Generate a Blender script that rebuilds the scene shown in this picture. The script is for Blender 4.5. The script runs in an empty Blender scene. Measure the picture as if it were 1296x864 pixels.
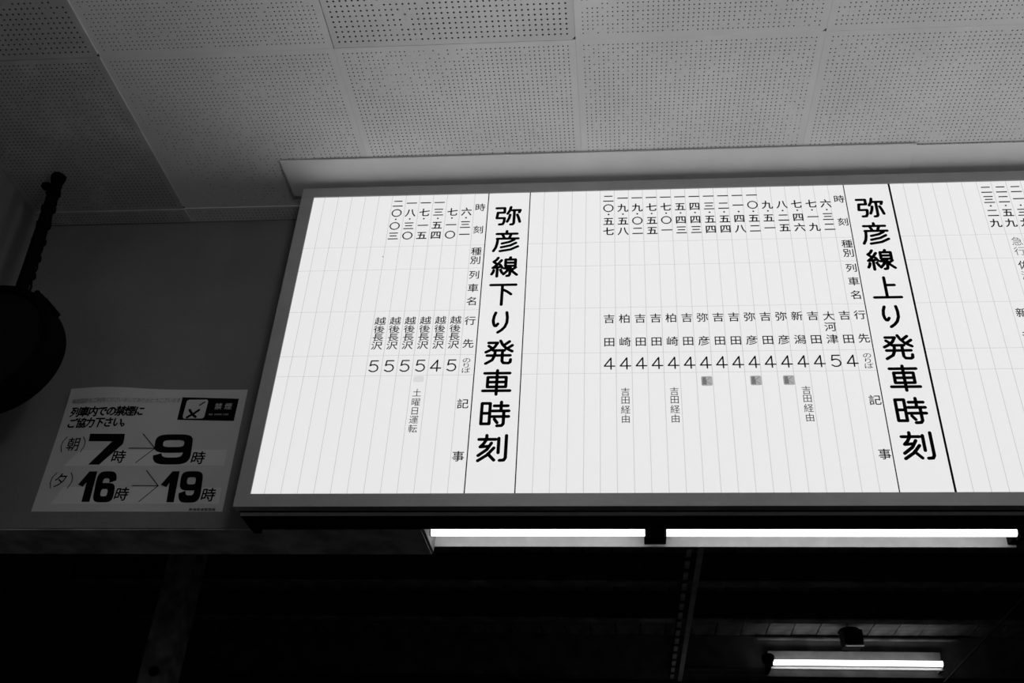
import bpy, math, random
from mathutils import Vector, Matrix, noise

# ------------------------------------------------------------------ camera, world, exposure
sc = bpy.context.scene
COL = sc.collection
CAMZ = 1.55
yaw, pitch, roll = -0.08569, 0.58664, 0.0341
fwd = Vector((math.sin(yaw)*math.cos(pitch), math.cos(yaw)*math.cos(pitch), math.sin(pitch)))
rt = Vector((math.cos(yaw), -math.sin(yaw), 0))
up = rt.cross(fwd)
cr, sr = math.cos(roll), math.sin(roll)
r2 = rt*cr + up*sr
u2 = up*cr - rt*sr
cam_d = bpy.data.cameras.new('camera')
cam = bpy.data.objects.new('camera', cam_d)
COL.objects.link(cam)
cam.matrix_world = Matrix(((r2.x, u2.x, -fwd.x, 0), (r2.y, u2.y, -fwd.y, 0), (r2.z, u2.z, -fwd.z, CAMZ), (0, 0, 0, 1)))
cam_d.sensor_width = 36
cam_d.lens = 1243.6/1296*36
cam_d.shift_x = -(695.1-648)/1296
cam_d.shift_y = 0.5/1296
cam_d.clip_start = 0.05
sc.camera = cam

w = bpy.data.worlds.new('night'); sc.world = w
w.use_nodes = True
w.node_tree.nodes['Background'].inputs[0].default_value = (1, 1, 1, 1)
w.node_tree.nodes['Background'].inputs[1].default_value = 0.0003
sc.view_settings.view_transform = 'Standard'
sc.view_settings.look = 'None'
sc.view_settings.exposure = 0
sc.view_settings.gamma = 1
sc.view_settings.use_curve_mapping = False

SIGN_EMIT = 0.76      # backlit acrylic
TUBE_EMIT = 3.5       # tubes over the doorway
FAR_TUBE_EMIT = 3.0   # tube under the platform roof

ROOM_FILL = 17.5      # two added opal globes, out of view, standing in for room light

# main planes (metres; x along the wall, y into it, z up)
YF = 3.127            # printed face of the timetable
YW = 3.362            # plaster wall
H = 4.489             # underside of the ceiling boards
ZB = 2.974            # bottom edge of the wall over the doorway
XL = -2.68            # left wall
random.seed(4)

# ------------------------------------------------------------------ materials
def mat(name, v, rough=.7, spec=.3, noise_amt=0., nscale=6., metal=0., bump=0., bscale=60., v2=None, lo=.4, hi=.65, detail=4.):
    m = bpy.data.materials.new(name); m.use_nodes = True
    nt = m.node_tree; b = nt.nodes['Principled BSDF']
    b.inputs['Base Color'].default_value = (v, v, v, 1)
    b.inputs['Roughness'].default_value = rough
    b.inputs['Specular IOR Level'].default_value = spec
    b.inputs['Metallic'].default_value = metal
    if noise_amt or v2 is not None or bump:
        tc = nt.nodes.new('ShaderNodeTexCoord')
    if noise_amt or v2 is not None:
        n = nt.nodes.new('ShaderNodeTexNoise'); n.inputs['Scale'].default_value = nscale; n.inputs['Detail'].default_value = detail
        nt.links.new(tc.outputs['Object'], n.inputs['Vector'])
        r = nt.nodes.new('ShaderNodeValToRGB')
        a = v*(1-noise_amt); c = v2 if v2 is not None else v*(1+noise_amt)
        r.color_ramp.elements[0].position = lo; r.color_ramp.elements[1].position = hi
        r.color_ramp.elements[0].color = (a, a, a, 1); r.color_ramp.elements[1].color = (c, c, c, 1)
        nt.links.new(n.outputs[0], r.inputs[0]); nt.links.new(r.outputs[0], b.inputs['Base Color'])
    if bump:
        n2 = nt.nodes.new('ShaderNodeTexNoise'); n2.inputs['Scale'].default_value = bscale; n2.inputs['Detail'].default_value = 5
        nt.links.new(tc.outputs['Object'], n2.inputs['Vector'])
        bp = nt.nodes.new('ShaderNodeBump'); bp.inputs['Strength'].default_value = bump; bp.inputs['Distance'].default_value = .004
        nt.links.new(n2.outputs[0], bp.inputs['Height']); nt.links.new(bp.outputs[0], b.inputs['Normal'])
    return m

def emit(name, s, base=.8, coat=0.):
    m = bpy.data.materials.new(name); m.use_nodes = True
    b = m.node_tree.nodes['Principled BSDF']
    b.inputs['Base Color'].default_value = (base, base, base, 1)
    b.inputs['Roughness'].default_value = .5
    b.inputs['Specular IOR Level'].default_value = .2
    b.inputs['Coat Weight'].default_value = coat
    b.inputs['Emission Color'].default_value = (1, 1, 1, 1)
    b.inputs['Emission Strength'].default_value = s
    return m

def film(name, t):
    """translucent grey ink: lets the share t of the light behind it through"""
    m = bpy.data.materials.new(name); m.use_nodes = True
    nt = m.node_tree; nt.nodes.clear()
    o = nt.nodes.new('ShaderNodeOutputMaterial'); tr = nt.nodes.new('ShaderNodeBsdfTransparent')
    tr.inputs[0].default_value = (t, t, t, 1)
    nt.links.new(tr.outputs[0], o.inputs[0])
    return m

M = {}
M['board'] = mat('painted_board', .84, .85, .2, .07, 2.2, bump=.12, bscale=220, lo=.35, hi=.7)
M['board_grey'] = mat('painted_board_grey', .78, .85, .2, .08, 3., bump=.12, bscale=220, lo=.35, hi=.7)
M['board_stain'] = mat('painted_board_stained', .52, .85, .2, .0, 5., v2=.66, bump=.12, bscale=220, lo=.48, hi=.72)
M['fibre'] = mat('fibre_hole_shade', .07, .95, .05)  # fibreboard tone kept dark to deepen the shade in the holes
M['cavity'] = mat('roof_void', .02, .95, .1)
M['soffit'] = mat('soffit_paint', .88, .6, .3, .03, 4.)
M['plaster'] = mat('grey_plaster', .21, .9, .15, .10, 3.5, bump=.4, bscale=90, lo=.3, hi=.75)
M['plaster_left'] = mat('left_wall_plaster', .20, .9, .15, .0, 3., v2=.34, bump=.4, bscale=80, lo=.5, hi=.75)
M['beam_dark'] = mat('dark_lintel_paint', .40, .85, .2, .3, 9., bump=.3, bscale=60)
M['floor'] = mat('concrete_floor', .15, .8, .2, .15, 3.)
M['room'] = mat('room_wall_paint', .4, .85, .2, .08, 2.)
M['alu'] = mat('satin_aluminium', .36, .5, .4, .04, 8., metal=.1)
M['alu_bright'] = mat('bright_aluminium_trim', .90, .35, .5)
M['black_metal'] = mat('black_painted_metal', .010, .9, .05)
M['acrylic'] = emit('backlit_acrylic', SIGN_EMIT, .24, 0)
M['acrylic'].node_tree.nodes['Principled BSDF'].inputs['Roughness'].default_value = .9
M['acrylic'].node_tree.nodes['Principled BSDF'].inputs['Specular IOR Level'].default_value = .05
M['ink'] = mat('black_ink', .006, .9, .02)
M['grid_ink'] = film('thin_grey_ink', .76)
M['pale_ink'] = film('pale_grey_ink', .42)
M['stamp_ink'] = film('stamp_ink', .50)
M['stamp_faint'] = film('stamp_ink_faint', .86)
M['stamp_dark'] = film('stamp_ink_dark', .45)
M['tube'] = emit('fluorescent_tube', TUBE_EMIT)
M['far_tube'] = emit('platform_tube', FAR_TUBE_EMIT)
M['tube_cap'] = mat('lamp_cap_metal', .6, .35, .5, metal=.8)
M['reflector'] = mat('white_enamel', .62, .5, .4, .06, 14., lo=.4, hi=.6)
M['paper'] = mat('poster_paper', .62, .8, .2, .02, 6.)
M['paper_light'] = mat('poster_light_band', .74, .8, .2)
M['poster_grey'] = mat('poster_grey_print', .28, .8, .2)
M['clock_black'] = mat('clock_silhouette_black', .004, .9, .02)  # near-black, so room light leaves it a silhouette
M['clock_dial'] = mat('clock_silhouette_dial', .008, .8, .05)
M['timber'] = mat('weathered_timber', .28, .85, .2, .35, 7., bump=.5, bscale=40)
M['timber_dark'] = mat('dark_purlin', .06, .85, .2, .3, 7., bump=.3, bscale=40)  # near-black puts the purlins' unlit fronts into the colour
M['beam_paint'] = mat('grey_painted_beam', .15, .75, .2, .2, 7.)
M['post'] = mat('post_timber', .17, .85, .2, .45, 12., v2=.34, bump=.8, bscale=30, lo=.35, hi=.75)
M['ground'] = mat('platform_ground', .03, .9, .1, .2, 2.)
M['globe'] = emit('post_fill_glow', 1.6)
M['globe_far'] = emit('platform_fill_glow', 3.4)
M['galvanised'] = mat('galvanised_steel', .60, .7, .3, .15, 12.)
M['opal'] = emit('room_fill_glow', ROOM_FILL)
M['batten'] = mat('worn_batten_enamel', .30, .6, .3, .1, 14.)
M['rod_paint'] = mat('dark_rod_paint', .07, .8, .2)

# ------------------------------------------------------------------ mesh helpers
class MB:
    def __init__(s): s.v = []; s.f = []
    def add(s, vs, fs):
        n = len(s.v); s.v += [tuple(p) for p in vs]; s.f += [tuple(i+n for i in q) for q in fs]; return s
    def box(s, x0, x1, y0, y1, z0, z1, bev=0.):
        if bev <= 0:
            vs = [(x, y, z) for x in (x0, x1) for y in (y0, y1) for z in (z0, z1)]
            s.add(vs, [(0, 1, 3, 2), (4, 6, 7, 5), (0, 4, 5, 1), (2, 3, 7, 6), (0, 2, 6, 4), (1, 5, 7, 3)])
        else:
            import bmesh
            bm = bmesh.new(); bmesh.ops.create_cube(bm, size=1)
            for v in bm.verts:
                v.co = ((x0+x1)/2+v.co.x*(x1-x0), (y0+y1)/2+v.co.y*(y1-y0), (z0+z1)/2+v.co.z*(z1-z0))
            bmesh.ops.bevel(bm, geom=bm.edges[:], offset=bev, segments=2, profile=.6, affect='EDGES')
            bm.verts.index_update()
            s.add([v.co[:] for v in bm.verts], [[v.index for v in f.verts] for f in bm.faces]); bm.free()
        return s
    def tube(s, p0, p1, r0, r1=None, n=16, caps=True):
        r1 = r0 if r1 is None else r1
        p0 = Vector(p0); p1 = Vector(p1); d = (p1-p0).normalized()
        a = d.orthogonal().normalized(); b = d.cross(a)
        vs = []
        for p, r in ((p0, r0), (p1, r1)):
            for i in range(n):
                t = 2*math.pi*i/n; vs.append(p + a*(r*math.cos(t)) + b*(r*math.sin(t)))
        fs = [(i, (i+1) % n, n+(i+1) % n, n+i) for i in range(n)]
        if caps: fs += [tuple(range(n-1, -1, -1)), tuple(range(n, 2*n))]
        return s.add(vs, fs)
    def lathe(s, prof, c, axis='y', n=64, closed=False):
        vs = []
        for r, h in prof:
            for i in range(n):
                t = 2*math.pi*i/n
                if axis == 'y': vs.append((c[0]+r*math.cos(t), c[1]+h, c[2]+r*math.sin(t)))
                else: vs.append((c[0]+r*math.cos(t), c[1]+r*math.sin(t), c[2]+h))
        fs = []
        m = len(prof)
        for k in range(m if closed else m-1):
            k2 = (k+1) % m
            for i in range(n):
                j = (i+1) % n; fs.append((k*n+i, k*n+j, k2*n+j, k2*n+i))
        return s.add(vs, fs)
    def mesh(s, name, m, smooth=False):
        me = bpy.data.meshes.new(name); me.from_pydata(s.v, [], s.f)
        if m: me.materials.append(m)
        me.update()
        if smooth:
            me.shade_smooth()
            try: me.set_sharp_from_angle(angle=math.radians(40))
            except Exception: pass
        return me
    def build(s, name, m, parent=None, smooth=False, fix=True):
        me = s.mesh(name, m, smooth)
        if fix:
            import bmesh
            bm = bmesh.new(); bm.from_mesh(me); bmesh.ops.recalc_face_normals(bm, faces=bm.faces); bm.to_mesh(me); bm.free()
        o = bpy.data.objects.new(name, me); COL.objects.link(o)
        if parent: attach(o, parent)
        return o

def attach(o, parent):
    o.parent = parent
    o.matrix_parent_inverse = Matrix.Translation(-Vector(parent.location))   # parents are only ever translated

def empty(name, loc):
    o = bpy.data.objects.new(name, None); COL.objects.link(o); o.location = loc; o.empty_display_size = .05
    return o
def tag(o, label=None, cat=None, group=None, kind=None):
    for k, v in (('label', label), ('category', cat), ('group', group), ('kind', kind)):
        if v: o[k] = v
    return o

# ------------------------------------------------------------------ flat print: glyphs and strokes
_gl = {}
def glyph(ch):
    """outline of one character as (points, faces) in an em square centred on 0,0"""
    key = ch
    if key in _gl: return _gl[key]
    c = bpy.data.curves.new('glyph', 'FONT'); c.body = ch; c.size = 1; c.resolution_u = 3; c.fill_mode = 'FRONT'
    o = bpy.data.objects.new('glyph', c); COL.objects.link(o)
    bpy.context.view_layer.update()
    me = bpy.data.meshes.new_from_object(o.evaluated_get(bpy.context.evaluated_depsgraph_get()))
    pts = [(v.co.x, v.co.y) for v in me.vertices]; fs = [tuple(p.vertices) for p in me.polygons]
    if ord(ch) < 0x2000:
        x0 = min(p[0] for p in pts); x1 = max(p[0] for p in pts); y1 = max(p[1] for p in pts)
        pts = [(p[0]-(x0+x1)/2, p[1]-.36) for p in pts]
    else:
        pts = [(p[0]-.5, p[1]-.38) for p in pts]
    bpy.data.objects.remove(o); bpy.data.curves.remove(c); bpy.data.meshes.remove(me)
    _gl[key] = (pts, fs)
    return _gl[key]

class Print:
    """collects print on a surface; at(x, z, lift) gives the point in space"""
    def __init__(s, at): s.at = at; s.m = MB()
    def ch(s, c, x, z, w, h=None, weight=0., shear=0.):
        pts, fs = glyph(c); h = h or w
        e = weight
        for ex, ez in (((0, 0),) if e <= 0 else ((-e, 0), (e, 0), (0, -e), (0, e))):
            s.m.add([s.at(x+(px+ex)*w+shear*py*h, z+(py+ez)*h) for px, py in pts], fs)
    def col(s, txt, x, zs, w, h=None, weight=0.):
        for c, z in zip(txt, zs):
            if c != ' ': s.ch(c, x, z, w, h, weight)
    def row(s, txt, x0, z, step, w, h=None, weight=0., shear=0., dz=0.):
        for i, c in enumerate(txt):
            if c != ' ': s.ch(c, x0+i*step, z+i*dz, w, h, weight, shear)
    def poly(s, pts, faces=None):
        s.m.add([s.at(*p) for p in pts], faces or [tuple(range(len(pts)))])
    def rect(s, x0, x1, z0, z1, nx=1, nz=1):
        vs = [(x0+(x1-x0)*i/nx, z0+(z1-z0)*j/nz) for j in range(nz+1) for i in range(nx+1)]
        s.m.add([s.at(*p) for p in vs], [(j*(nx+1)+i, j*(nx+1)+i+1, (j+1)*(nx+1)+i+1, (j+1)*(nx+1)+i) for j in range(nz) for i in range(nx)])
    def stroke(s, pts, wd, cap=True):
        """polyline drawn with a round pen of width wd"""
        r = wd/2
        for a, b in zip(pts[:-1], pts[1:]):
            dx, dz = b[0]-a[0], b[1]-a[1]; L = math.hypot(dx, dz)
            if L < 1e-9: continue
            nx, nz = -dz/L*r, dx/L*r
            s.poly([(a[0]+nx, a[1]+nz), (a[0]-nx, a[1]-nz), (b[0]-nx, b[1]-nz), (b[0]+nx, b[1]+nz)])
        for i, p in enumerate(pts):
            if not cap and i in (0, len(pts)-1): continue
            s.poly([(p[0]+r*math.cos(2*math.pi*k/12), p[1]+r*math.sin(2*math.pi*k/12)) for k in range(12)])
    def build(s, name, m, parent, stuff=False):
        o = s.m.build(name, m, parent, fix=False)
        if stuff: o['kind'] = 'stuff'
        return o

# ------------------------------------------------------------------ perforated ceiling boards
def board_mesh(name, W, D, pitch, dia, seed, fill=.10, corner=(0, 0, 0, 0), dense_fill=None, short=(0, 0, 0, 0)):
    """board W x D (x, y), origin at its centre on the underside; open holes, some choked with paint.
    short = amounts by which the left, right, front, back edges are cut back; corner = chipped corners (fl, fr, br, bl)"""
    nx = int((W-.030)/pitch); ny = int((D-.030)/pitch) if D > .2 else int((D-.012)/pitch)
    v = []; f = []; raw = []
    ox = -nx*pitch/2; oy = -ny*pitch/2; r = dia/2
    gi = {}
    for j in range(ny+1):
        for i in range(nx+1):
            gi[i, j] = len(v); v.append((ox+i*pitch, oy+j*pitch, 0))
    angs = [math.radians(22.5+45*k) for k in range(8)]
    T = .009
    for j in range(ny):
        for i in range(nx):
            cx = ox+(i+.5)*pitch; cy = oy+(j+.5)*pitch
            a, b, c, d = gi[i, j], gi[i+1, j], gi[i+1, j+1], gi[i, j+1]
            nz = noise.noise(Vector((cx*4+seed*7.3, cy*4, seed*3.1)))*.5+.5
            p = fill + max(0, nz-.52)*1.3
            if dense_fill: p += dense_fill(cx, cy)
            q = random.random()
            if q < p*.35:
                f.append((a, d, c, b)); continue
            rr = r*(1-.25*random.random()*p*2)
            n0 = len(v)
            for t in angs: v.append((cx+rr*math.cos(t), cy+rr*math.sin(t), 0))
            o = [n0+k for k in range(8)]       # 0,1: ne/upper right ... ccw from 22.5 deg
            # corners: c = ne, d = nw, a = sw, b = se (y up)
            f += [(c, o[0], o[1]), (d, o[2], o[3]), (a, o[4], o[5]), (b, o[6], o[7])]
            f += [(c, o[1], o[2], d), (d, o[3], o[4], a), (a, o[5], o[6], b), (b, o[7], o[0], c)]
            depth = T if q > p else T*(.10+.25*random.random())
            n1 = len(v)
            for t in angs: v.append((cx+rr*math.cos(t), cy+rr*math.sin(t), depth))
            if q > p: raw += range(len(f), len(f)+8)         # open holes: bare fibre, darkened to deepen their shade
            for k in range(8): f.append((n0+k, n1+k, n1+(k+1) % 8, n0+(k+1) % 8))
            if q <= p: f.append(tuple(n1+k for k in range(8)))
    # border: one strip per side, each corner whole or chipped off
    x0, x1, y0, y1 = -W/2+short[0]+.0003, W/2-short[1]-.0003, -D/2+short[2]+.0003, D/2-short[3]-.0003
    def pt(x, y):
        v.append((x, y, 0)); return len(v)-1
    ks = []                                   # per corner: (vertex ending one side, vertex starting the next), ccw from front left
    for (cx, cy, sx, sy, c, first_x) in ((x0, y0, 1, 1, corner[0], False), (x1, y0, -1, 1, corner[1], True), (x1, y1, -1, -1, corner[2], False), (x0, y1, 1, -1, corner[3], True)):
        if not c: q = pt(cx, cy); ks.append((q, q))
        else:
            a = pt(cx+sx*c, cy); b = pt(cx, cy+sy*c)
            ks.append((a, b) if first_x else (b, a))
    gc = [gi[0, 0], gi[nx, 0], gi[nx, ny], gi[0, ny]]
    sides = [[gi[i, 0] for i in range(nx+1)], [gi[nx, j] for j in range(ny+1)], [gi[i, ny] for i in range(nx, -1, -1)], [gi[0, j] for j in range(ny, -1, -1)]]
    ring = []
    for q in range(4):
        f.append(tuple([ks[q][1]]+sides[q]+[ks[(q+1) % 4][0]]))
        if ks[q][0] != ks[q][1]: f.append((ks[q][0], gc[q], ks[q][1])); ring.append(ks[q][0])
        ring.append(ks[q][1])
    kt = []
    for q in ring:
        x, y, z = v[q]; v.append((x, y, T)); kt.append(len(v)-1)
    n = len(ring)
    for i in range(n): f.append((ring[i], ring[(i+1) % n], kt[(i+1) % n], kt[i]))
    me = bpy.data.meshes.new(name); me.from_pydata(v, [], f); me.update()
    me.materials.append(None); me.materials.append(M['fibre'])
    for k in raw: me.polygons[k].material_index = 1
    return me

# ------------------------------------------------------------------ the setting
YR = -2.6; XR = 4.6
slab = MB().box(XL-.1, XR+.1, YR-.1, YW+.25, H+.03, H+.12).build('ceiling', M['cavity']); tag(slab, kind='structure')
P = .0181; PC = .0224
cols = [-1.967+.91*k for k in range(-1, 8)]           # seams: -2.877(hidden), -1.967, -1.057 ...
rows = [3.267, 2.400, 1.490, .580, -.330, -1.240, -2.150, -3.060]
left_w = -1.967-XL
dense = lambda x, y: .9*max(0, min(1, (.15-x*.8-(-y)*-.0)+(y*1.2)))     # choked towards the wall end
fine = board_mesh('perforated_board', .91, .91, P, .0056, 1)
fine_b = board_mesh('perforated_board', .91, .91, P, .0056, 2, fill=.14)
fine_r1 = board_mesh('perforated_board', .91, .867, P, .0056, 3)
fine_r1b = board_mesh('perforated_board', .91, .867, P, .0058, 5, fill=.05)
fine_r1c = board_mesh('perforated_board', .91, .867, P, .0056, 6, fill=.08, dense_fill=dense, corner=(0, 0, 0, 0))
coarse = board_mesh('coarse_perforated_board', .91, .91, PC, .0078, 8, fill=.0, short=(.0030, 0, 0, .0018), corner=(0, 0, .014, 0))
fine_d = board_mesh('perforated_board', .91, .91, P, .0056, 21, corner=(0, 0, .015, 0))
strip = board_mesh('perforated_strip', .91, .094, P, .0056, 9, fill=.05, short=(0, 0, 0, .004))
left_r1 = board_mesh('perforated_board', left_w, .867, P, .0062, 11, fill=.05, corner=(0, 0, .012, 0))
left_c = board_mesh('coarse_perforated_board', left_w, .91, PC, .0080, 12, fill=.0, short=(0, 0, 0, .0024), corner=(0, 0, .013, 0))
left_s = board_mesh('perforated_strip', left_w, .094, P, .0062, 13, fill=.0, short=(0, 0, 0, .006))
def place_board(me, xc, yc, m, dz=0.):
    me2 = me
    o = bpy.data.objects.new('ceiling_board', me2); COL.objects.link(o)
    o.location = (xc, yc, H+dz)
    o.material_slots[0].link = 'OBJECT'; o.material_slots[0].material = m
    o.parent = slab
    return o
ncol = 7
for ci in range(ncol+1):
    for ri in range(len(rows)):
        y1 = YW if ri == 0 else rows[ri-1]; y0 = rows[ri]
        if ci == 0: x0, x1 = XL, -1.967
        else: x0, x1 = -1.967+.91*(ci-1), -1.967+.91*ci
        xc, yc = (x0+x1)/2, (y0+y1)/2
        m = M['board']; dz = 0.
        if ri == 0: me, dz = (left_s if ci == 0 else strip), -.0035
        elif ri == 1: me = left_r1 if ci == 0 else (fine_r1c if ci == 1 else (fine_r1b if ci in (2, 5) else fine_r1))
        else:
            me = fine if (ci+ri) % 2 else fine_b
            if ri == 2 and ci == 2: me = coarse; m = M['board_grey']
            if ri == 2 and ci == 3: me = fine_d
            elif ci == 0: me = left_c
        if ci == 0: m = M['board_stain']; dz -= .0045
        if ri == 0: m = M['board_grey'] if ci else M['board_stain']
        if ri == 2 and ci in (3,): dz = -.0008
        place_board(me, xc, yc, m, dz)

# soffit boards over the timetable, two lengths
tr = MB().box(-1.40, 3.0, 3.02, 3.19, H-.0040, H-.0036).build('trim_1', M['soffit']); tag(tr, kind='structure')
MB().box(-1.435, 1.221, 2.976, 3.196, H-.0095, H-.0045, .0008).build('soffit_board', M['soffit'], tr)
MB().box(1.222, 3.05, 2.985, 3.196, H-.0075, H-.0035, .0008).build('soffit_board', M['soffit'], tr)

# walls
wb = MB()
wb.box(XL, -.737, YW, 3.612, ZB, H+.02)
wb.box(-.737, 1.60, YW, 3.612, 3.10, H+.02)
wb.box(1.60, XR, YW, 3.612, ZB, H+.02)
wb = wb.build('wall_back', M['plaster']); tag(wb, kind='structure')
# dark painted underside of the lintel, left of the lamp trough
lt = MB().box(XL, -.742, YW+.004, 3.608, ZB-.006, ZB).box(1.604, XR, YW+.004, 3.608, ZB-.006, ZB).build('lintel_underside', M['beam_dark'], wb)
wl = MB().box(XL-.12, XL, YR, YW+.25, 0, H+.02).build('wall_left', M['plaster_left']); tag(wl, kind='structure')
tag(MB().box(XR, XR+.12, YR, YW+.25, 0, H+.02).build('wall_right', M['room']), kind='structure')
tag(MB().box(XL-.12, XR+.12, YR-.12, YR, 0, H+.02).build('wall_rear', M['room']), kind='structure')
tag(MB().box(XL-.12, XR+.12, YR-.12, YW+.25, -.1, 0).build('floor', M['floor']), kind='structure')
tag(MB().box(-7, 9, YW+.25, 12, -.12, -.02).build('platform_ground', M['ground']), kind='structure')

# ------------------------------------------------------------------ the backlit timetable
FX0, FX1, FZ0, FZ1 = -1.314, 2.74, 3.002, 4.404      # lit face
OX0, OX1, OZ0, OZ1 = -1.368, 2.79, 2.952, 4.4545     # outer frame
YFR = YF-.006
sign = empty('timetable_board', (0.7, YF, OZ0))
tag(sign, 'long backlit white departure timetable board covered in black Japanese lettering, mounted high under the ceiling', 'timetable')
MB().box(OX0+.008, OX1-.008, YF+.012, 3.330, OZ0+.004, OZ1-.006).build('case', M['black_metal'], sign)
MB().box(FX0-.004, FX1+.004, YF, YF+.008, FZ0-.004, FZ1+.004).build('lit_panel', M['acrylic'], sign)
MB().box(OX0, OX1, YFR, YF+.03, FZ1, OZ1, .0012).build('frame_rail', M['alu'], sign)
MB().box(OX0, OX1, YFR, YF+.03, OZ0, FZ0, .0012).build('frame_rail', M['alu'], sign)
MB().box(OX0, FX0, YFR+.0004, YF+.03, FZ0, FZ1, .0012).build('frame_rail', M['alu'], sign)
MB().box(FX1, OX1, YFR+.0004, YF+.03, FZ0, FZ1, .0012).build('frame_rail', M['alu'], sign)
MB().box(OX0+.01, OX1-.01, 3.1765, 3.1855, OZ0-.007, OZ0+.003).build('bottom_trim', M['alu_bright'], sign)
MB().box(OX0+.002, OX0+.03, 3.20, 3.358, OZ0-.001, OZ0+.02).build('mounting_bracket', M['black_metal'], sign)

LIFT = .0006
def on_face(x, z): return (x, YF-LIFT, z)
def on_face2(x, z): return (x, YF-LIFT*.5, z)
SW, S3 = .0593, .0593
t1a, t1b, t2a, t2b = -.549, -.371, .941, 1.1265
grid = Print(on_face2)
vl = [t1a-.0597*k for k in range(1, 13)] + [t2a-.0650-SW*k for k in range(0, 21)] + [t2b+.0590*k for k in range(1, 27)]
for x in vl:
    if FX0+.01 < x < FX1: grid.rect(x-.0014, x+.0014, FZ0, FZ1)
for z in (4.122, 4.0015, 3.793, 3.583, 3.4915):
    for a, b in ((FX0, t1a), (t1b, t2a), (t2b, FX1)):
        grid.rect(a, b, z-.0010, z+.0010)
g = grid.build('ruled_lines', M['grid_ink'], sign, True)
for x, wd in ((t1a, .0042), (t1b, .0042), (t2a, .0040), (t2b, .0078)):
    p = Print(on_face); p.rect(x-wd/2, x+wd/2, FZ0, FZ1); p.build('ruled_line', M['ink'], sign)

# title characters drawn as round-ended strokes in a 100 x 100 box, y down
TS = {
'弥': [[(4,8),(36,8),(36,32),(10,32),(7,61),(37,61),(36,80),(31,93),(18,94)], [(60,3),(56,22),(48,38)], [(58,20),(97,20),(93,32)], [(74,22),(74,88),(70,94),(62,95)], [(58,44),(55,62),(48,80)], [(86,44),(92,62),(97,82)]],
'彦': [[(50,2),(50,14)], [(12,15),(90,15)], [(34,18),(41,34)], [(67,18),(61,34)], [(14,38),(95,38)], [(17,38),(15,62),(11,80),(3,96)], [(80,44),(62,54),(34,61)], [(87,59),(66,71),(32,79)], [(95,76),(68,90),(28,97)]],
'線': [[(24,3),(18,14),(8,23),(22,37)], [(37,16),(24,36),(6,54),(38,49)], [(33,39),(42,55)], [(23,54),(23,97)], [(10,66),(8,76),(3,86)], [(35,64),(42,80)], [(71,2),(67,12)], [(53,13),(90,13),(90,45),(53,45),(53,13)], [(53,29),(90,29)], [(71,46),(71,86),(68,94),(60,95)], [(49,57),(63,57),(59,72),(47,87)], [(92,53),(78,65)], [(72,54),(80,73),(97,90)]],
'下': [[(3,7),(97,7)], [(47,8),(47,97)], [(52,30),(66,38),(80,50)]],
'上': [[(48,4),(48,91)], [(50,38),(80,38)], [(3,92),(97,92)]],
'り': [[(23,5),(16,22),(13,42),(16,58),(22,67),(28,67),(36,57)], [(76,4),(80,28),(79,52),(70,72),(56,86),(38,97)]],
'発': [[(12,10),(44,10),(34,28),(20,40),(4,49)], [(13,23),(26,34)], [(54,2),(62,18),(76,34),(97,46)], [(86,5),(70,18)], [(97,21),(82,32)], [(30,42),(70,42)], [(9,63),(91,63)], [(37,43),(36,64),(28,82),(6,96)], [(63,43),(63,86),(68,94),(86,95),(92,91),(93,80)]],
'車': [[(50,3),(50,97)], [(6,14),(94,14)], [(18,30),(82,30),(82,68),(18,68),(18,30)], [(18,49),(82,49)], [(3,83),(97,83)]],
'時': [[(5,8),(33,8),(33,88),(5,88),(5,8)], [(5,47),(33,47)], [(71,3),(71,38)], [(47,18),(94,18)], [(42,38),(98,38)], [(42,60),(98,60)], [(81,42),(81,88),(76,95),(60,96)], [(50,70),(60,84)]],
'刻': [[(29,3),(29,15)], [(3,18),(60,18)], [(28,20),(20,34),(9,46),(34,44)], [(46,32),(32,56),(4,78)], [(55,50),(34,76),(4,97)], [(36,72),(57,95)], [(70,14),(70,68)], [(95,4),(95,86),(90,95),(76,96)]],
}
TZ = [(4.334, 4.217), (4.201, 4.077), (4.061, 3.947), (3.927, 3.806), (3.788, 3.674), (3.652, 3.530), (3.519, 3.395), (3.381, 3.261), (3.242, 3.121)]
SWD = .0126
def title(txt, xc, wid=.121):
    for c, (za, zb) in zip(txt, TZ):
        p = Print(on_face); w_ = wid*(.78 if c == 'り' else 1)
        for st in TS[c]:
            r = SWD/2
            p.stroke([(xc-w_/2+r+(w_-2*r)*a/100, za-r-(za-zb-2*r)*b/100) for a, b in st], SWD)
        p.build('title_character', M['ink'], sign)
title('弥彦線下り発車時刻', -.4605)
title('弥彦線上り発車時刻', 1.0325)

# column headings
def heading(x):
    p = Print(on_face)
    E_ = .046
    for c, z in (('時', 4.327), ('刻', 4.204), ('種', 4.0885), ('別', 4.0425), ('列', 3.9672), ('車', 3.9008), ('名', 3.8356),
                 ('行', 3.741), ('先', 3.634), ('記', 3.366), ('事', 3.149)):
        p.ch(c, x, z, E_, .044, .009)
    for c, z in (('の', 3.557), ('り', 3.5335), ('ば', 3.5115)): p.ch(c, x, z, .036, .026, 0)
    p.build('column_headings', M['ink'], sign, True)
heading(-.582); heading(.914)

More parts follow.
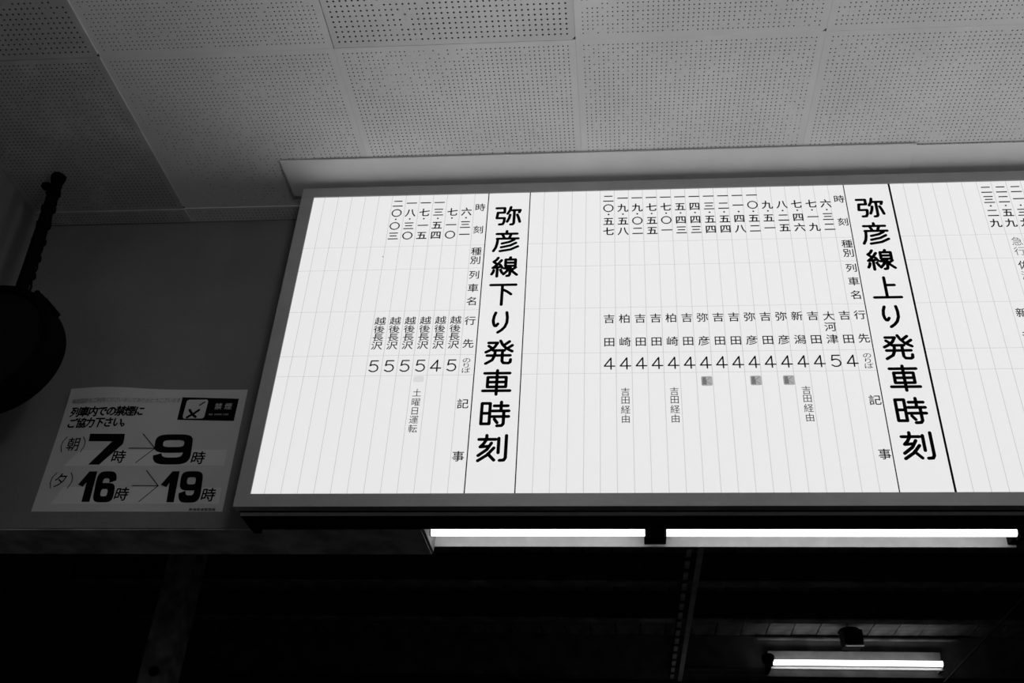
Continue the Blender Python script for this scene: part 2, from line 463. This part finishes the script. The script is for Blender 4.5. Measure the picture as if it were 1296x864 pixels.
DG = {'4': [[(64,100),(64,3),(3,74),(98,74)]], '5': [[(88,3),(24,3),(16,46),(34,38),(58,36),(82,46),(93,66),(86,86),(64,98),(36,98),(12,86)]]}
def digit(p, d, x, z, w_=.046, h_=.056, wd=.0054):
    for st in DG[d]:
        p.stroke([(x-w_/2+wd/2+(w_-wd)*a/100, z+h_/2-wd/2-(h_-wd)*b/100) for a, b in st], wd)
def entry(x, time, dest, track, note=None, stamp=0, extra=None):
    p = Print(on_face); E_ = .0475
    hh, mm = time.split('.')
    if len(hh) == 2: p.ch(hh[0], x, 4.3595, E_, .046, .019); p.ch(hh[1], x, 4.306, E_, .047, .019)
    else: p.ch(hh, x, 4.305, E_, .047, .019)
    p.stroke([(x+.0004, 4.2712), (x+.0004, 4.2708)], .0078)
    for c, z in zip(mm, (4.234, 4.180)):
        p.ch(c, x, z, E_, .046, .019)
    p.build('departure_time', M['ink'], sign, True)
    if dest:
        p = Print(on_face)
        zs = {2: (3.740, 3.632), 3: (3.738, 3.688, 3.632), 4: (3.7455, 3.706, 3.668, 3.6295)}[len(dest)]
        for c, z in zip(dest, zs): p.ch(c, x, z, .0465, .045 if len(dest) < 4 else .040, .008)
        p.build('destination', M['ink'], sign, True)
    if track:
        p = Print(on_face); digit(p, track, x, 3.535); p.build('track_number', M['ink'], sign)
    if note:
        q = Print(on_face)
        zs = (3.4106, 3.3755, 3.335, 3.297) if len(note) == 4 else (3.4148, 3.375, 3.3375, 3.3004, 3.2628)
        for c, z in zip(note, zs): q.ch(c, x+(-.002 if len(note) == 4 else 0), z, .036, .037)
        q.build('remark', M['ink'], sign, True)
    if stamp:
        q = Print(on_face2)
        a, b, r = .0205, .0205, .006; zc = 3.4535 if stamp == 1 else 3.475
        if stamp == 2: a, b = .020, .013
        pts = []
        for cx, cz, s0 in ((a-r, b-r, 0), (-a+r, b-r, 90), (-a+r, -b+r, 180), (a-r, -b+r, 270)):
            for k in range(5):
                t = math.radians(s0+22.5*k); pts.append((x+cx+r*math.cos(t), zc+cz+r*math.sin(t)))
        q.poly(pts); q.build('stamp', M['stamp_ink' if stamp == 1 else 'stamp_faint'], sign)
        if stamp == 1:
            q = Print(on_face)
            q.poly([(x-.016, zc+.016), (x-.003, zc+.017), (x-.002, zc-.001), (x+.000, zc-.016), (x-.017, zc-.016)])
            q.stroke([(x+.013, zc+.015), (x-.004, zc), (x+.014, zc-.014)], .0018)
            q.build('stamp_mark', M['stamp_dark'], sign)
    if extra:
        for txt, zs, mm_ in extra:
            q = Print(on_face); q.col(txt, x+.002, zs, .046, .046, .004); q.build('train_name', M[mm_], sign, True)
X1 = [-.639-.0601*k for k in range(6)]
for x, t, tr_, nt_, st in zip(X1, ('六.三一', '七.一〇', '一三.五四', '一七.一五', '一八.三〇', '二〇.〇三'), '545555', (None, None, '土曜日運転', None, None, None), (0, 0, 2, 0, 0, 0)):
    entry(x, t, '越後長沢', tr_, nt_, st)
X2 = [.857-.0597*k for k in range(16)]
T2 = [('六.三二', '吉田', '4'), ('七.一九', '大河津', '5'), ('七.四六', '吉田', '4'), ('八.二五', '新潟', '4', '吉田経由'), ('九.五一', '弥彦', '4', None, 1),
      ('一〇.五二', '吉田', '4'), ('一一.四八', '弥彦', '4', None, 1), ('一二.五四', '吉田', '4'), ('一三.五四', '吉田', '4'), ('一四.四三', '弥彦', '4', None, 1),
      ('一五.四三', '吉田', '4'), ('一七.〇一', '柏崎', '4', '吉田経由'), ('一七.五五', '吉田', '4'), ('一九.〇二', '吉田', '4'), ('一九.五八', '柏崎', '4', '吉田経由'), ('二〇.五七', '吉田', '4')]
for x, a in zip(X2, T2): entry(x, *a)
entry(1.512, '二三.二九', '新潟', None)
entry(1.571, '二二.五九', None, None, extra=(('急行', (4.0843, 4.0352), 'pale_ink'), ('佐', (3.9653,), 'ink'), ('渡', (3.9150,), 'pale_ink')))
entry(1.630, '二一.三九', None, None)
sp = Print(on_face); sp.stroke([(-.9715, 4.0700), (-.9680, 4.0688)], .003); sp.build('dirt_speck', M['ink'], sign)

# ------------------------------------------------------------------ lamp trough over the doorway
tg = empty('lamp_trough', (.43, 3.6, 2.975))
tag(tg, 'white-backed lamp trough let into the underside of the lintel below the timetable', 'light fitting')
MB().box(-.732, 1.475, 3.600, 3.610, 2.9985, 3.099).build('back_plate', M['reflector'], tg)
MB().box(-.7368, -.733, YW+.02, 3.599, 2.976, 3.099).build('end_plate', M['beam_dark'], tg)
MB().box(.093, .160, 3.482, 3.53, 2.999, 3.07, .003).box(.085, .168, 3.53, 3.599, 3.008, 3.07).build('lamp_holder', M['black_metal'], tg)
MB().box(1.4505, 1.49, 3.482, 3.53, 2.995, 3.07, .003).box(1.445, 1.485, 3.53, 3.599, 3.008, 3.07).build('lamp_holder', M['black_metal'], tg)
def lamp(name, x0, x1, y, z, r, m, label, group=None, capl=.012):
    o = empty(name, ((x0+x1)/2, y, z-r)); tag(o, label, 'lamp', group)
    MB().tube((x0+capl, y, z), (x1-capl, y, z), r, n=24).build('tube', m, o, True)
    MB().tube((x0, y, z), (x0+capl, y, z), r*1.01, n=24).build('end_cap', M['tube_cap'], o, True)
    MB().tube((x1-capl, y, z), (x1, y, z), r*1.01, n=24).build('end_cap', M['tube_cap'], o, True)
    return o
lamp('fluorescent_lamp', -.731, .0885, 3.5, 3.0165, .0155, M['tube'], 'lit fluorescent tube left of the dark gap, directly under the timetable', 'tubes under the timetable', .003)
lamp('fluorescent_lamp', .1645, 1.4475, 3.5, 3.0155, .0155, M['tube'], 'longer lit fluorescent tube right of the dark gap, under the timetable', 'tubes under the timetable', .003)

# ------------------------------------------------------------------ no-smoking poster on the wall
PX, PZ = -2.2645, 3.5815
def bulge(u, v):
    return .0012+.026*math.exp(-((u-160)/170)**2)*max(0, 1-v/300)**2
def on_paper(u, v, k=.0006):
    """u, v in mm from the top left corner of the sheet"""
    return (PX+u/1000, YW-bulge(u, v)-k, PZ-v/1000)
post = empty('poster', (PX+.375, YW, 3.04))
tag(post, 'white notice with big black hour numerals, pasted on the grey wall left of the timetable', 'poster')
N = 24
vs = []; fs = []
for j in range(N+1):
    for i in range(N+1):
        a = i/N; b = j/N
        u = (0+1*b) + (746+9*b)*a; v = (-2+6*a)*(1-b) + (541+a)*b
        vs.append(on_paper(u, v, 0))
for j in range(N):
    for i in range(N):
        k = j*(N+1)+i; fs.append((k, k+1, k+N+2, k+N+1))
MB().add(vs, fs).build('sheet', M['paper'], post, fix=False)
def pp(k=.0008): return Print(lambda x, z: on_paper(x, -z, k))      # z runs up, so v = -z
p = pp(.0004); p.poly([(a, -b) for a, b in ((118, 277), (718, 279), (721, 348), (70, 347))]); p.build('light_band', M['paper_light'], post)
p = pp(.0004); p.poly([(a, -b) for a, b in ((99, 437), (730, 442), (736, 510), (68, 509))]); p.build('light_band', M['paper_light'], post)
p = pp(); p.row('毎度国鉄をご利用くださいましてありがとうございます', 30, -58, 18.2, 20, 23, .004, dz=.28); p.build('greeting_line', M['poster_grey'], post, True)
p = pp()
p.row('列車内での禁煙に', 49, -107, 38.2, 43, 46, .038, .12, dz=.6)
p.row('ご協力下さい。', 49, -157, 38.0, 42, 46, .038, .12, dz=.8)
p.build('request_lines', M['ink'], post, True)
# black label with pictogram
def quad(p, pts): p.poly([(a, -b) for a, b in pts])
p = pp(.0007); quad(p, ((480, 38), (718, 47), (718, 150), (482, 143))); p.build('black_label', M['ink'], post)
p = pp(.0011)
cx, cz, a, b, r = 547, -94, 45, 44, 11; pts = []
for qx, qz, s0 in ((a-r, b-r, 0), (-a+r, b-r, 90), (-a+r, -b+r, 180), (a-r, -b+r, 270)):
    for k in range(5):
        t = math.radians(s0+22.5*k); pts.append((cx+qx+r*math.cos(t), cz+qz+r*math.sin(t)))
p.poly(pts)
p.row('禁煙', 640, -82, 41, 31, 31, .02)
p.row('NO', 612, -119, 8, 11, 11, .03)
p.row('SMOKING', 634, -119.5, 8.6, 11, 11, .03)
p.build('label_print', M['paper'], post, True)
p = pp(.0015)
p.stroke([(524, -98), (538, -117), (556, -131)], 10.5); p.stroke([(563, -99), (546, -114), (521, -132)], 10.5); p.stroke([(561, -76), (578, -62)], 6)
p.build('pictogram', M['ink'], post)
# the hours
def seg(pts): p.poly([(a, -b) for a, b in pts])
# numerals
def nine(x0, x1, y0, y1, flip=False):
    """wide rounded 9 (or, turned over, 6)"""
    hh = y1-y0
    def P_(a, b):
        a, b = (1-a, 1-b) if flip else (a, b)
        return (x0+(x1-x0)*a + (hh*(b-.5))*.10, -(y0+hh*b))
    def ring(cx, cy, ra, rb, ia, ib, t0=0, t1=360, n=36):
        o_ = []; i_ = []
        f_ = lambda q: math.copysign(abs(q)**.55, q)
        for k in range(n+1):
            t = math.radians(t0+(t1-t0)*k/n); c, s_ = math.cos(t), math.sin(t)
            o_.append(P_(cx+ra*f_(c), cy+rb*f_(s_))); i_.append(P_(cx+ia*f_(c), cy+ib*f_(s_)))
        for k in range(n): p.poly([o_[k], o_[k+1], i_[k+1], i_[k]])
    st = (34 if x1-x0 > 120 else 27)/(x1-x0)
    ring(.5, .31, .5, .31, .5-st, .115)                      # bowl
    ring(.5, .55, .5, .45, .5-st, .22, 0, 172)               # right stem, bottom and open left end
    p.poly([P_(1-st, .25), P_(1, .25), P_(1, .56), P_(1-st, .56)])
def numeral(): p.build('numeral', M['ink'], post)
p = pp(); seg([(138, 205), (283, 206), (287, 240), (141, 238)]); seg([(240, 238), (287, 236), (286, 252), (214, 342), (169, 342)]); numeral()
p = pp(); nine(420, 574, 209, 343); numeral()
p = pp(); seg([(184, 371), (216, 371), (222, 501), (190, 501), (186, 418), (176, 437), (154, 428)]); numeral()
p = pp(); nine(226, 307, 371, 503, True); numeral()
p = pp(); seg([(520, 372), (549, 372), (557, 503), (528, 503), (520, 420), (512, 440), (487, 430)]); numeral()
p = pp(); nine(564, 652, 372, 505); numeral()
for x, y in ((284, 307), (609, 314), (341, 468), (686, 472)):
    p = pp(.0009); p.ch('時', x, -y, 58, 60, .016, .06); p.build('hour_character', M['ink'], post, True)
for yy, x, c in ((251, 82, '朝'), (409, 78, '夕')):
    p = pp(.0009); p.ch(c, x, -yy, 56, 64, .006); p.build('time_of_day_character', M['ink'], post, True)
for (x0, y0, sgn) in ((38, 252, 1), (124, 252, -1), (44, 410, 1), (120, 410, -1)):
    p = pp(.0009)
    p.stroke([(x0+sgn*9, -(y0-33)), (x0-sgn*3, -(y0-14)), (x0-sgn*5, -(y0+8)), (x0+sgn*4, -(y0+33))], 3.4)
    p.build('bracket', M['ink'], post)
for a_, b_ in ((((316, 270), (423, 271)), ((358, 206), (423, 271), (361, 334))), (((374, 433), (478, 434)), ((414, 368), (478, 434), (419, 500)))):
    p = pp(.0009)
    for pts in (a_, b_): p.stroke([(a, -b) for a, b in pts], 3.4)
    p.build('arrow', M['ink'], post)
p = pp(.0009); p.row('新潟鉄道管理局', 631, -533, 15, 14, 12, .01)
p.build('small_print', M['ink'], post, True)

# ------------------------------------------------------------------ hanging clock, its unlit look put into near-black colour
ck = empty('hanging_clock', (-2.4467, 3.035, H))
tag(ck, 'round black clock in silhouette, hung from the ceiling on a thick black rod', 'clock')
cc = Vector((-2.424, 3.02, 3.562)); R_ = .262
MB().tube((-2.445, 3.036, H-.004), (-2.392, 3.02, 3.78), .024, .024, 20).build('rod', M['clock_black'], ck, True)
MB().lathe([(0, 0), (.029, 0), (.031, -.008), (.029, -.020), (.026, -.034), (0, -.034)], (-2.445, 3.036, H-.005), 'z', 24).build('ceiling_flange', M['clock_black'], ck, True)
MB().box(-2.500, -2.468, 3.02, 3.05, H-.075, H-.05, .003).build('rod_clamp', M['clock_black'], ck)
cb = MB()
pts = []
for k in range(14):
    t = k/13; z = H-.03-(H-.03-3.82)*t
    x = -2.445+.053*t + .026 + .005*math.sin(k*2.7)
    pts.append((x, 3.030, z))
for a, b in zip(pts[:-1], pts[1:]): cb.tube(a, b, .0045, n=8)
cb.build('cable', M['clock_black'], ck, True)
for k in range(6):
    t = .12+k*.14; x = -2.445+.053*t; z = H-.03-(H-.03-3.82)*t
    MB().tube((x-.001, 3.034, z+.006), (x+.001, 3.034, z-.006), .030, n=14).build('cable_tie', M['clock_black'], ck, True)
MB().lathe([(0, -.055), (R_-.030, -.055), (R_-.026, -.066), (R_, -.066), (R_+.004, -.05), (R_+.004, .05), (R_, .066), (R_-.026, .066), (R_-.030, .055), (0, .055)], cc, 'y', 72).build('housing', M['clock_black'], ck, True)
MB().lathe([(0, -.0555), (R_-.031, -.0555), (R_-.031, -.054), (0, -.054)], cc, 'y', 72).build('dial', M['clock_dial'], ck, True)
hb = MB()
for k in range(5):
    t = math.radians(36+k*6); rr = R_+.010
    c_ = (cc.x+rr*math.cos(t), cc.y-.03, cc.z+rr*math.sin(t))
    hb.tube((c_[0], c_[1]-.02, c_[2]), (c_[0], c_[1]+.03, c_[2]), .012 if k in (0, 4) else .008, n=12)
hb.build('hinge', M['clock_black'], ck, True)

# ------------------------------------------------------------------ platform beyond the doorway
cn = empty('platform_canopy', (0, 7.0, 3.72))
tag(cn, 'dark timber platform roof of boards, purlins and beams seen through the doorway', 'roof')
ZP = 3.85
pw = .187
me0 = MB().box(-pw/2+.004, pw/2-.004, 4.4, 8.8, 0, .02, .002).mesh('roof_plank', M['timber'])
x = -3.4
i = 0
while x < 4.6:
    o = bpy.data.objects.new('roof_plank', me0); COL.objects.link(o)
    o.location = (x+.068, 0, ZP+random.uniform(-.003, .003)); attach(o, cn); x += pw; i += 1
MB().box(-3.5, 4.7, 4.4, 8.8, ZP+.026, ZP+.034).build('roof_deck', M['cavity'], cn)
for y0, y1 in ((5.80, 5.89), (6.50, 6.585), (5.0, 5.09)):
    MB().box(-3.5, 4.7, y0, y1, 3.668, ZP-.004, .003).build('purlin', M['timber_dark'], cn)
    MB().box(-3.5, 4.7, y0+.004, y1, 3.660, 3.6675).build('purlin_lit_edge', M['timber'], cn)  # paler strip standing in for light on the purlin's underside
MB().box(-3.5, 4.7, 7.45, 7.57, 3.545, ZP-.004, .004).build('beam', M['beam_paint'], cn)
MB().box(-3.5, 4.7, 8.3, 8.4, 3.62, ZP-.004, .004).build('beam', M['timber_dark'], cn)
MB().tube((1.0, 7.425, 3.815), (2.45, 7.425, 3.812), .011, n=10).build('conduit', M['timber'], cn, True)
MB().box(.393, .424, 4.5, 7.44, 3.50, 3.506).box(.418, .424, 4.5, 7.44, 3.506, 3.55).build('tie_bar', M['galvanised'], cn)
rp = MB().box(-.013, .013, -.05, .05, 0, .006).mesh('rivet_plate', M['galvanised'])
for k in range(17):
    o = bpy.data.objects.new('rivet_plate', rp); COL.objects.link(o); o.location = (.348, 4.6+k*.17, 3.50); attach(o, cn)
MB().box(.336, .360, 4.5, 7.44, 3.5065, 3.512).box(.334, .338, 4.5, 7.44, 3.512, 3.55).build('tie_bar', M['timber_dark'], cn)
MB().tube((2.255, 5.3, 3.5), (2.292, 7.44, 3.5), .006, n=8).build('diagonal_rod', M['rod_paint'], cn, True)

pl = empty('platform_light', (1.66, 7.33, 3.57))
tag(pl, 'lit fluorescent batten light under the distant platform roof, lower right', 'light fitting')
MB().box(1.06, 2.30, 7.39, 7.449, 3.60, 3.715, .003).build('batten', M['batten'], pl)
MB().box(1.06, 2.30, 7.325, 7.340, 3.566, 3.582, .002).build('reflector_lip', M['reflector'], pl)
MB().tube((1.075, 7.29, 3.603), (2.272, 7.29, 3.603), .019, n=20).build('tube', M['far_tube'], pl, True)
MB().lathe([(0, 0), (.042, 0), (.046, .01), (.046, .05), (.03, .06), (0, .06)], (1.045, 7.29, 3.60), 'z', 8).build('socket_cover', M['black_metal'], pl)
MB().tube((1.03, 7.29, 3.603), (1.074, 7.29, 3.603), .042, .030, 20).build('lamp_holder', M['black_metal'], pl, True)
MB().box(1.035, 1.06, 7.28, 7.449, 3.555, 3.60, .003).build('holder_arm', M['black_metal'], pl)
MB().tube((2.272, 7.29, 3.603), (2.282, 7.29, 3.603), .024, n=16).build('lamp_holder', M['alu'], pl, True)
MB().box(2.272, 2.29, 7.29, 7.449, 3.575, 3.59, .002).build('holder_arm', M['alu'], pl)
MB().tube((.3, 7.43, 3.585), (1.04, 7.43, 3.588), .010, n=8).build('supply_pipe', M['beam_paint'], pl, True)

sb = empty('junction_box', (1.63, 7.2, 3.68))
tag(sb, 'small black box hanging on the platform beam above the middle of the far tube', 'box')
MB().box(1.566, 1.700, 7.10, 7.26, 3.682, 3.79, .008).build('housing', M['black_metal'], sb)
MB().box(1.575, 1.700, 7.10, 7.13, 3.674, 3.6815, .001).build('base_plate', M['reflector'], sb)
MB().lathe([(0, 0), (.085, 0), (.07, .02), (0, .03)], (1.625, 7.18, 3.79), 'z', 20).build('cap', M['black_metal'], sb, True)
MB().box(1.62, 1.65, 7.26, 7.449, 3.73, 3.76).build('arm', M['black_metal'], sb)

pk = empty('platform_post', (-2.15, 4.5, 0))
tag(pk, 'worn square timber post outside the doorway, faintly lit at lower left', 'post')
MB().box(-2.218, -2.080, 4.45, 4.59, -.02, 3.72, .008).build('shaft', M['post'], pk)
MB().tube((-2.147, 4.444, 2.735), (-2.147, 4.452, 2.735), .024, n=12).build('bolt_head', M['black_metal'], pk)

gl = empty('post_fill_light', (-1.80, 4.05, 0))  # added out of view, only to brighten the post
tag(gl, 'added globe light for the post, unseen below the picture', 'lamp')
MB().lathe([(.001, -.05), (.03, -.04), (.05, 0), (.03, .04), (.001, .05)], (-1.80, 4.05, 2.40), 'z', 20).build('globe', M['globe'], gl, True)
MB().tube((-1.80, 4.05, -.02), (-1.80, 4.05, 2.35), .02, n=12).build('pole', M['black_metal'], gl, True)

fl = empty('platform_fill_light', (.35, 7.0, 0))  # added out of view to light the tie bar and purlins
tag(fl, 'added globe light on a pole for the platform roof, unseen below the picture', 'lamp')
MB().lathe([(.001, -.05), (.03, -.04), (.05, 0), (.03, .04), (.001, .05)], (.35, 7.0, 2.85), 'z', 20).build('globe', M['globe_far'], fl, True)
MB().tube((.35, 7.0, -.02), (.35, 7.0, 2.80), .03, n=12).build('pole', M['black_metal'], fl, True)

for lx, lab in ((-.4, 'added opal fill globe, unseen, hanging in front of the timetable, above the picture, left of two'),
                (1.6, 'added opal fill globe, unseen, hanging in front of the timetable, above the picture, right of two')):
    rl = empty('room_fill_light', (lx, 1.3, 3.85))  # added fill that brightens ceiling and frame from out of view
    tag(rl, lab, 'lamp', 'added fill globes in the room')
    MB().lathe([(.001, -.15)]+[(.15*math.cos(math.radians(a)), .15*math.sin(math.radians(a))) for a in range(-75, 76, 15)]+[(.001, .15)], (lx, 1.3, 4.0), 'z', 32).build('globe', M['opal'], rl, True)
    MB().tube((lx, 1.3, 4.15), (lx, 1.3, H), .008, n=10).build('cord', M['black_metal'], rl, True)
